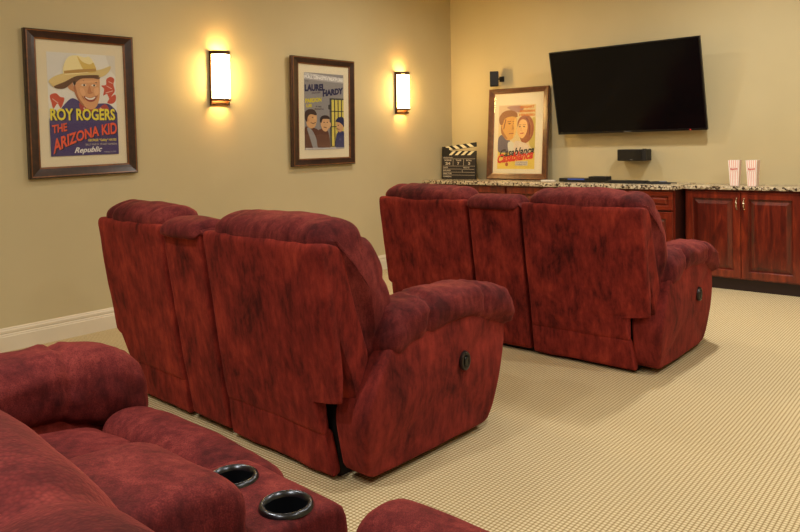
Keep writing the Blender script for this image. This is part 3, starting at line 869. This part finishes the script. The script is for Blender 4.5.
# ------------------------------------------------------------------ small speakers
T = thing('satellite_speaker', 'small black box speaker on a short wall arm above the leaning poster', 'speaker', (6.85, 4.31, 1.95), R(30))
obj('cabinet', BX(-.045, .030, -.048, .048, 0, .165, .006), M['matte_black'], T, 30)
obj('grille', BX(-.050, -.045, -.043, .043, .008, .157, .002), M['black_plastic'], T)
bm = bmesh.new(); tube(bm, [(.03, 0, .085), (.055, -.02, .085), (.06, -.075, .085)], .008, 10)
ao = obj('wall_arm', bm, M['matte_black'], T)
bm = bmesh.new(); box(bm, XB - .012 - 6.85, XB - 6.85 - .0005, -.06, 0, .055, .115, .002)
bmesh.ops.transform(bm, matrix=Matrix.Rotation(R(-30), 4, 'Z'), verts=bm.verts)
obj('wall_plate', bm, M['matte_black'], ao)
T = thing('center_speaker', 'wide black speaker fixed to the wall just under the television', 'speaker', (6.86, 2.732, 1.12))
obj('cabinet', BX(-.05, .1045, -.140, .145, 0, .112, .008), M['matte_black'], T, 30)
obj('grille', BX(-.056, -.05, -.105, .140, .006, .106, .002), M['black_plastic'], T)
obj('side_cap', BX(-.057, -.03, -.143, -.112, .0, .118, .003), M['matte_black'], T)
obj('wall_bracket', BX(.09, XB - 6.86, -.04, .04, .02, .09), M['matte_black'], T)
obj('badge', BX(-.0575, -.0563, -.012, .012, .009, .013), ink((150, 150, 150)), T)

# ------------------------------------------------------------------ clapperboard
def clapper():
    T = thing('clapperboard', 'black and white striped clapperboard standing open on the counter by the left wall', 'clapperboard', (6.72, 4.722, ZL), 0, None, (R(-3), 0, R(-88)))
    W, H = .46, .27
    wh, gy = ink((232, 226, 196)), ink((176, 170, 156))
    bm = bmesh.new(); box(bm, -W / 2, W / 2, -.008, .008, 0, H, .001)
    obj('board', bm, M['matte_black'], T)
    def stripes(name, lean, parent, z0, hh, x0, x1, mtx):
        b2 = bmesh.new(); box(b2, x0, x1, -.010, .010, z0, z0 + hh, .001)
        n = 4; st = (x1 - x0 - .08) / n
        for k in range(n):
            xa = x0 + .075 + k * st
            d = lean * hh * 1.1
            vs = [(xa - d / 2, z0 + .003), (xa + st * .52 - d / 2, z0 + .003), (xa + st * .52 + d / 2, z0 + hh - .003), (xa + d / 2, z0 + hh - .003)]
            f = b2.faces.new([b2.verts.new((x, -.0106, z)) for x, z in vs]); f.material_index = 1
        bmesh.ops.transform(b2, matrix=mtx, verts=b2.verts)
        return obj(name, b2, [M['matte_black'], wh], parent)
    stripes('lower_clap_stick', 1, T, H, .052, -W / 2 + .045, W / 2, Matrix())
    piv = Vector((-W / 2 + .05, 0, H + .07))
    stripes('upper_clap_stick', -1, T, H + .055, .05, -W / 2 + .0, W / 2, Matrix.Translation(piv) @ Matrix.Rotation(R(-6), 4, 'Y') @ Matrix.Translation(-piv))
    b3 = bmesh.new(); box(b3, -W / 2, -W / 2 + .10, -.012, .012, H - .01, H + .09, .001)
    obj('hinge_plate', b3, M['matte_black'], T)
    a = Art((200, 232, 490, 435), W - .012, H - .012, (34, 30, 32))
    G = (188, 180, 166)
    a.text('PRODUCTION', 208, 290, 241, 252, G, 0, .03)
    for x in (296, 388): a.line([(x, 262), (x, 318)], 3, G)
    for y, xa, xb in ((258, 206, 486), (323, 206, 486), (350, 206, 372), (352, 386, 480), (378, 206, 486), (404, 206, 486)): a.line([(xa, y), (xb, y)], 2.6, G)
    a.line([(378, 350), (378, 376)], 3, G)
    for t, xa, xb in (('SCENE', 218, 282), ('TAKE', 320, 368), ('ROLL', 412, 460)): a.text(t, xa, xb, 265, 278, G, 0, .04)
    a.text('24', 228, 272, 287, 312, G, 0, .05); a.text('7', 334, 352, 287, 312, G, 0, .05); a.text('3', 428, 446, 287, 312, G, 0, .05)
    for t, y, xb in (('DATE', 330, 250), ('SOUND', 357, 276), ('DIRECTOR', 384, 286), ('CAMERA', 411, 286)): a.text(t, 208, xb, y, y + 13, G, 0, .04)
    a.text('PROD.CO.', 388, 442, 331, 343, G, 0, .04)
    o = a.build('slate_lettering', T, 0, -.0085, .006)
clapper()

# ------------------------------------------------------------------ popcorn boxes
def popcorn(label, y, rz):
    T = thing('popcorn_box', label, 'popcorn box', (6.72, y, ZR), R(rz), 'striped popcorn boxes')
    H, wt, wb = .222, .046, .034
    bm = bmesh.new(); th = .002
    PT = [0, .09, .15, .29, .35, .47, .53, .65, .71, .85, .91]
    def ring(w, z, n=11):
        out = []
        for k in range(4):
            c = [(-1, -1), (1, -1), (1, 1), (-1, 1)]
            a, b2 = c[k], c[(k + 1) % 4]
            for j in range(n):
                t = PT[j]; out.append(bm.verts.new(((a[0] + (b2[0] - a[0]) * t) * w, (a[1] + (b2[1] - a[1]) * t) * w, z)))
        return out
    n = 11
    def topring(w):
        rs = ring(w, H, n)
        return rs
    A, B, C, D = ring(wb, 0), topring(wt), topring(wt - th), ring(wb - th, .004)
    N = len(A)
    for k in range(N):
        f = bm.faces.new((A[k], A[(k + 1) % N], B[(k + 1) % N], B[k])); f.material_index = (k % n) % 2
        bm.faces.new((B[k], B[(k + 1) % N], C[(k + 1) % N], C[k]))
        bm.faces.new((C[k], C[(k + 1) % N], D[(k + 1) % N], D[k]))
    bm.faces.new(A[::-1]); bm.faces.new(D)
    obj('carton', bm, [ink((250, 242, 236)), ink((230, 150, 142))], T)
    a = Art((0, 0, 100, 50), .066, .034, (240, 214, 206))
    a.text('Popcorn', 4, 96, 10, 42, (204, 60, 58), 8, .05, shear=.3)
    o = a.build('front_lettering', T, 0, 0, 0)
    o.rotation_euler = (R(3.5), 0, R(-90)); o.location = (-.0425, 0, .125)
    # rotate so the flat print faces the room (-x)
popcorn('red striped white popcorn box, the left of the pair nearer the television', 1.765, 3)
popcorn('red striped white popcorn box, the right of the pair', 1.618, -4)

# ------------------------------------------------------------------ things lying on the left counter
T = thing('media_player', 'low black media player with a blue lit strip, right of the leaning poster', 'media player', (6.70, 3.26, ZL), R(-90))
obj('case', BX(-.155, .155, -.075, .075, 0, .038, .004), M['black_plastic'], T, 30)
obj('display', BX(-.06, .12, -.0765, -.0745, .022, .034), M['led_blue'], T)
T = thing('set_top_box', 'small taller black box beside the blue-lit player', 'media box', (6.69, 3.005, ZL), R(-90))
obj('case', BX(-.09, .09, -.07, .07, 0, .058, .005), M['matte_black'], T, 30)
obj('front_panel', BX(-.085, .085, -.0715, -.0695, .006, .05), M['black_plastic'], T)
T = thing('remote_control', 'small white remote control lying beside the leaning poster frame', 'remote control', (6.62, 3.535, ZL), R(-84))
obj('case', BX(-.075, .075, -.02, .02, 0, .016, .005), M['white_plastic'], T, 30)
for k in range(6): obj('button', BX(-.06 + .02 * k, -.05 + .02 * k, -.006, .004, .0158, .0175, .0005), ink((150, 148, 142)), T)
T = thing('keyboard', 'slim black keyboard lying flat in front of the wall speaker', 'keyboard', (6.63, 2.70, ZL), R(-90))
obj('case', BX(-.19, .19, -.07, .07, 0, .022, .004), M['matte_black'], T, 30)
for r_ in range(4):
    bm = bmesh.new()
    for k in range(14): box(bm, -.18 + k * .0258, -.18 + k * .0258 + .021, -.06 + r_ * .031, -.036 + r_ * .031, .0215, .0265, .001)
    obj('key_row', bm, M['black_plastic'], T)
T = thing('handheld_controller', 'dark rounded remote pad with a grey face at the right end of the deep counter', 'remote control', (6.60, 2.40, ZL), R(-86))
bm = bmesh.new()
bmesh.ops.create_uvsphere(bm, u_segments=32, v_segments=16, radius=1)
for v in bm.verts: v.co = Vector((v.co.x * .115, v.co.y * .05, max(v.co.z, -.2) * .022 + .0044))
obj('case', bm, M['matte_black'], T, True)
bm = bmesh.new(); bmesh.ops.create_cone(bm, cap_ends=True, segments=28, radius1=.036, radius2=.034, depth=.006, matrix=Matrix.Translation((.045, 0, .024)))
obj('face_disc', bm, ink((118, 122, 130)), T)
bm = bmesh.new(); tube(bm, [(6.62, 2.515, ZL + .006), (6.66, 2.50, ZL + .006), (6.70, 2.44, ZL + .006), (6.74, 2.36, ZL + .006), (6.72, 2.27, ZL + .006)], .0045, 8)
tag(obj('cable', bm, M['matte_black']), 'thin black cable on the counter behind the rounded remote pad', 'cable')

# ------------------------------------------------------------------ lights
def light(kind, name, loc, energy, color, **kw):
    l = bpy.data.lights.new(name, kind); l.energy = energy; l.color = color
    for k, v in kw.items(): setattr(l, k, v)
    o = bpy.data.objects.new(name, l); COL.objects.link(o); o.location = loc
    return o
WARM = (1, .93, .82)
CANS = [(1.2, 3.4, 14), (3.0, 3.6, 24), (5.2, 3.6, 62), (.2, 2.2, 100), (2.5, .7, 52), (5.4, 1.5, 125), (1.3, -.9, 75), (3.9, -.5, 105), (-.9, .6, 95)]
for x, y, e in CANS:
    T = thing('recessed_downlight', 'round white recessed ceiling downlight', 'ceiling light', (x, y, ZC), 0, 'recessed ceiling downlights')
    bm = bmesh.new(); lathe(bm, [(.075, -.001), (.075, -.006), (.095, -.008), (.10, -.001)], 32)
    obj('trim_ring', bm, M['trim'], T, True)
    bm = bmesh.new(); bmesh.ops.create_circle(bm, cap_ends=True, segments=32, radius=.075, matrix=Matrix.Translation((0, 0, -.002)))
    obj('lens', bm, M['downlight'], T)
    light('SPOT', 'downlight_beam', (x, y, ZC - .02), e * .62, WARM, spot_size=R(66 if y < 1 and x > 0 else 84), spot_blend=.9, shadow_soft_size=.07)
    light('AREA', 'downlight_glow', (x, y, ZC - .015), e * .34, WARM, shape='DISK', size=.15)
w = bpy.data.worlds.new('w'); S.world = w; w.use_nodes = True
w.node_tree.nodes['Background'].inputs['Color'].default_value = (1, .9, .72, 1)
w.node_tree.nodes['Background'].inputs['Strength'].default_value = .0

# ------------------------------------------------------------------ camera
yaw, pitch, roll, f_ = 0.69398114, 0.01579767, -0.01609433, .71662099
cy_, sy_ = math.cos(yaw), math.sin(yaw)
F = Vector((cy_ * math.cos(pitch), sy_ * math.cos(pitch), -math.sin(pitch)))
Rt = Vector((sy_, -cy_, 0)); U = Rt.cross(F)
c, s = math.cos(roll), math.sin(roll)
r2 = c * Rt + s * U; u2 = -s * Rt + c * U
cam = bpy.data.cameras.new('camera'); co = bpy.data.objects.new('camera', cam); COL.objects.link(co)
co.matrix_world = Matrix.Translation((0, 0, 1.3)) @ Matrix((r2, u2, -F)).transposed().to_4x4()
cam.sensor_width = 36; cam.lens = f_ * 1000 / 800 * 36; cam.shift_y = -108.587 / 800; cam.clip_start = .05
S.camera = co
S.view_settings.view_transform = 'Standard'; S.view_settings.look = 'None'
S.view_settings.gamma = 1; S.view_settings.use_curve_mapping = False
S.view_settings.exposure = 0.0
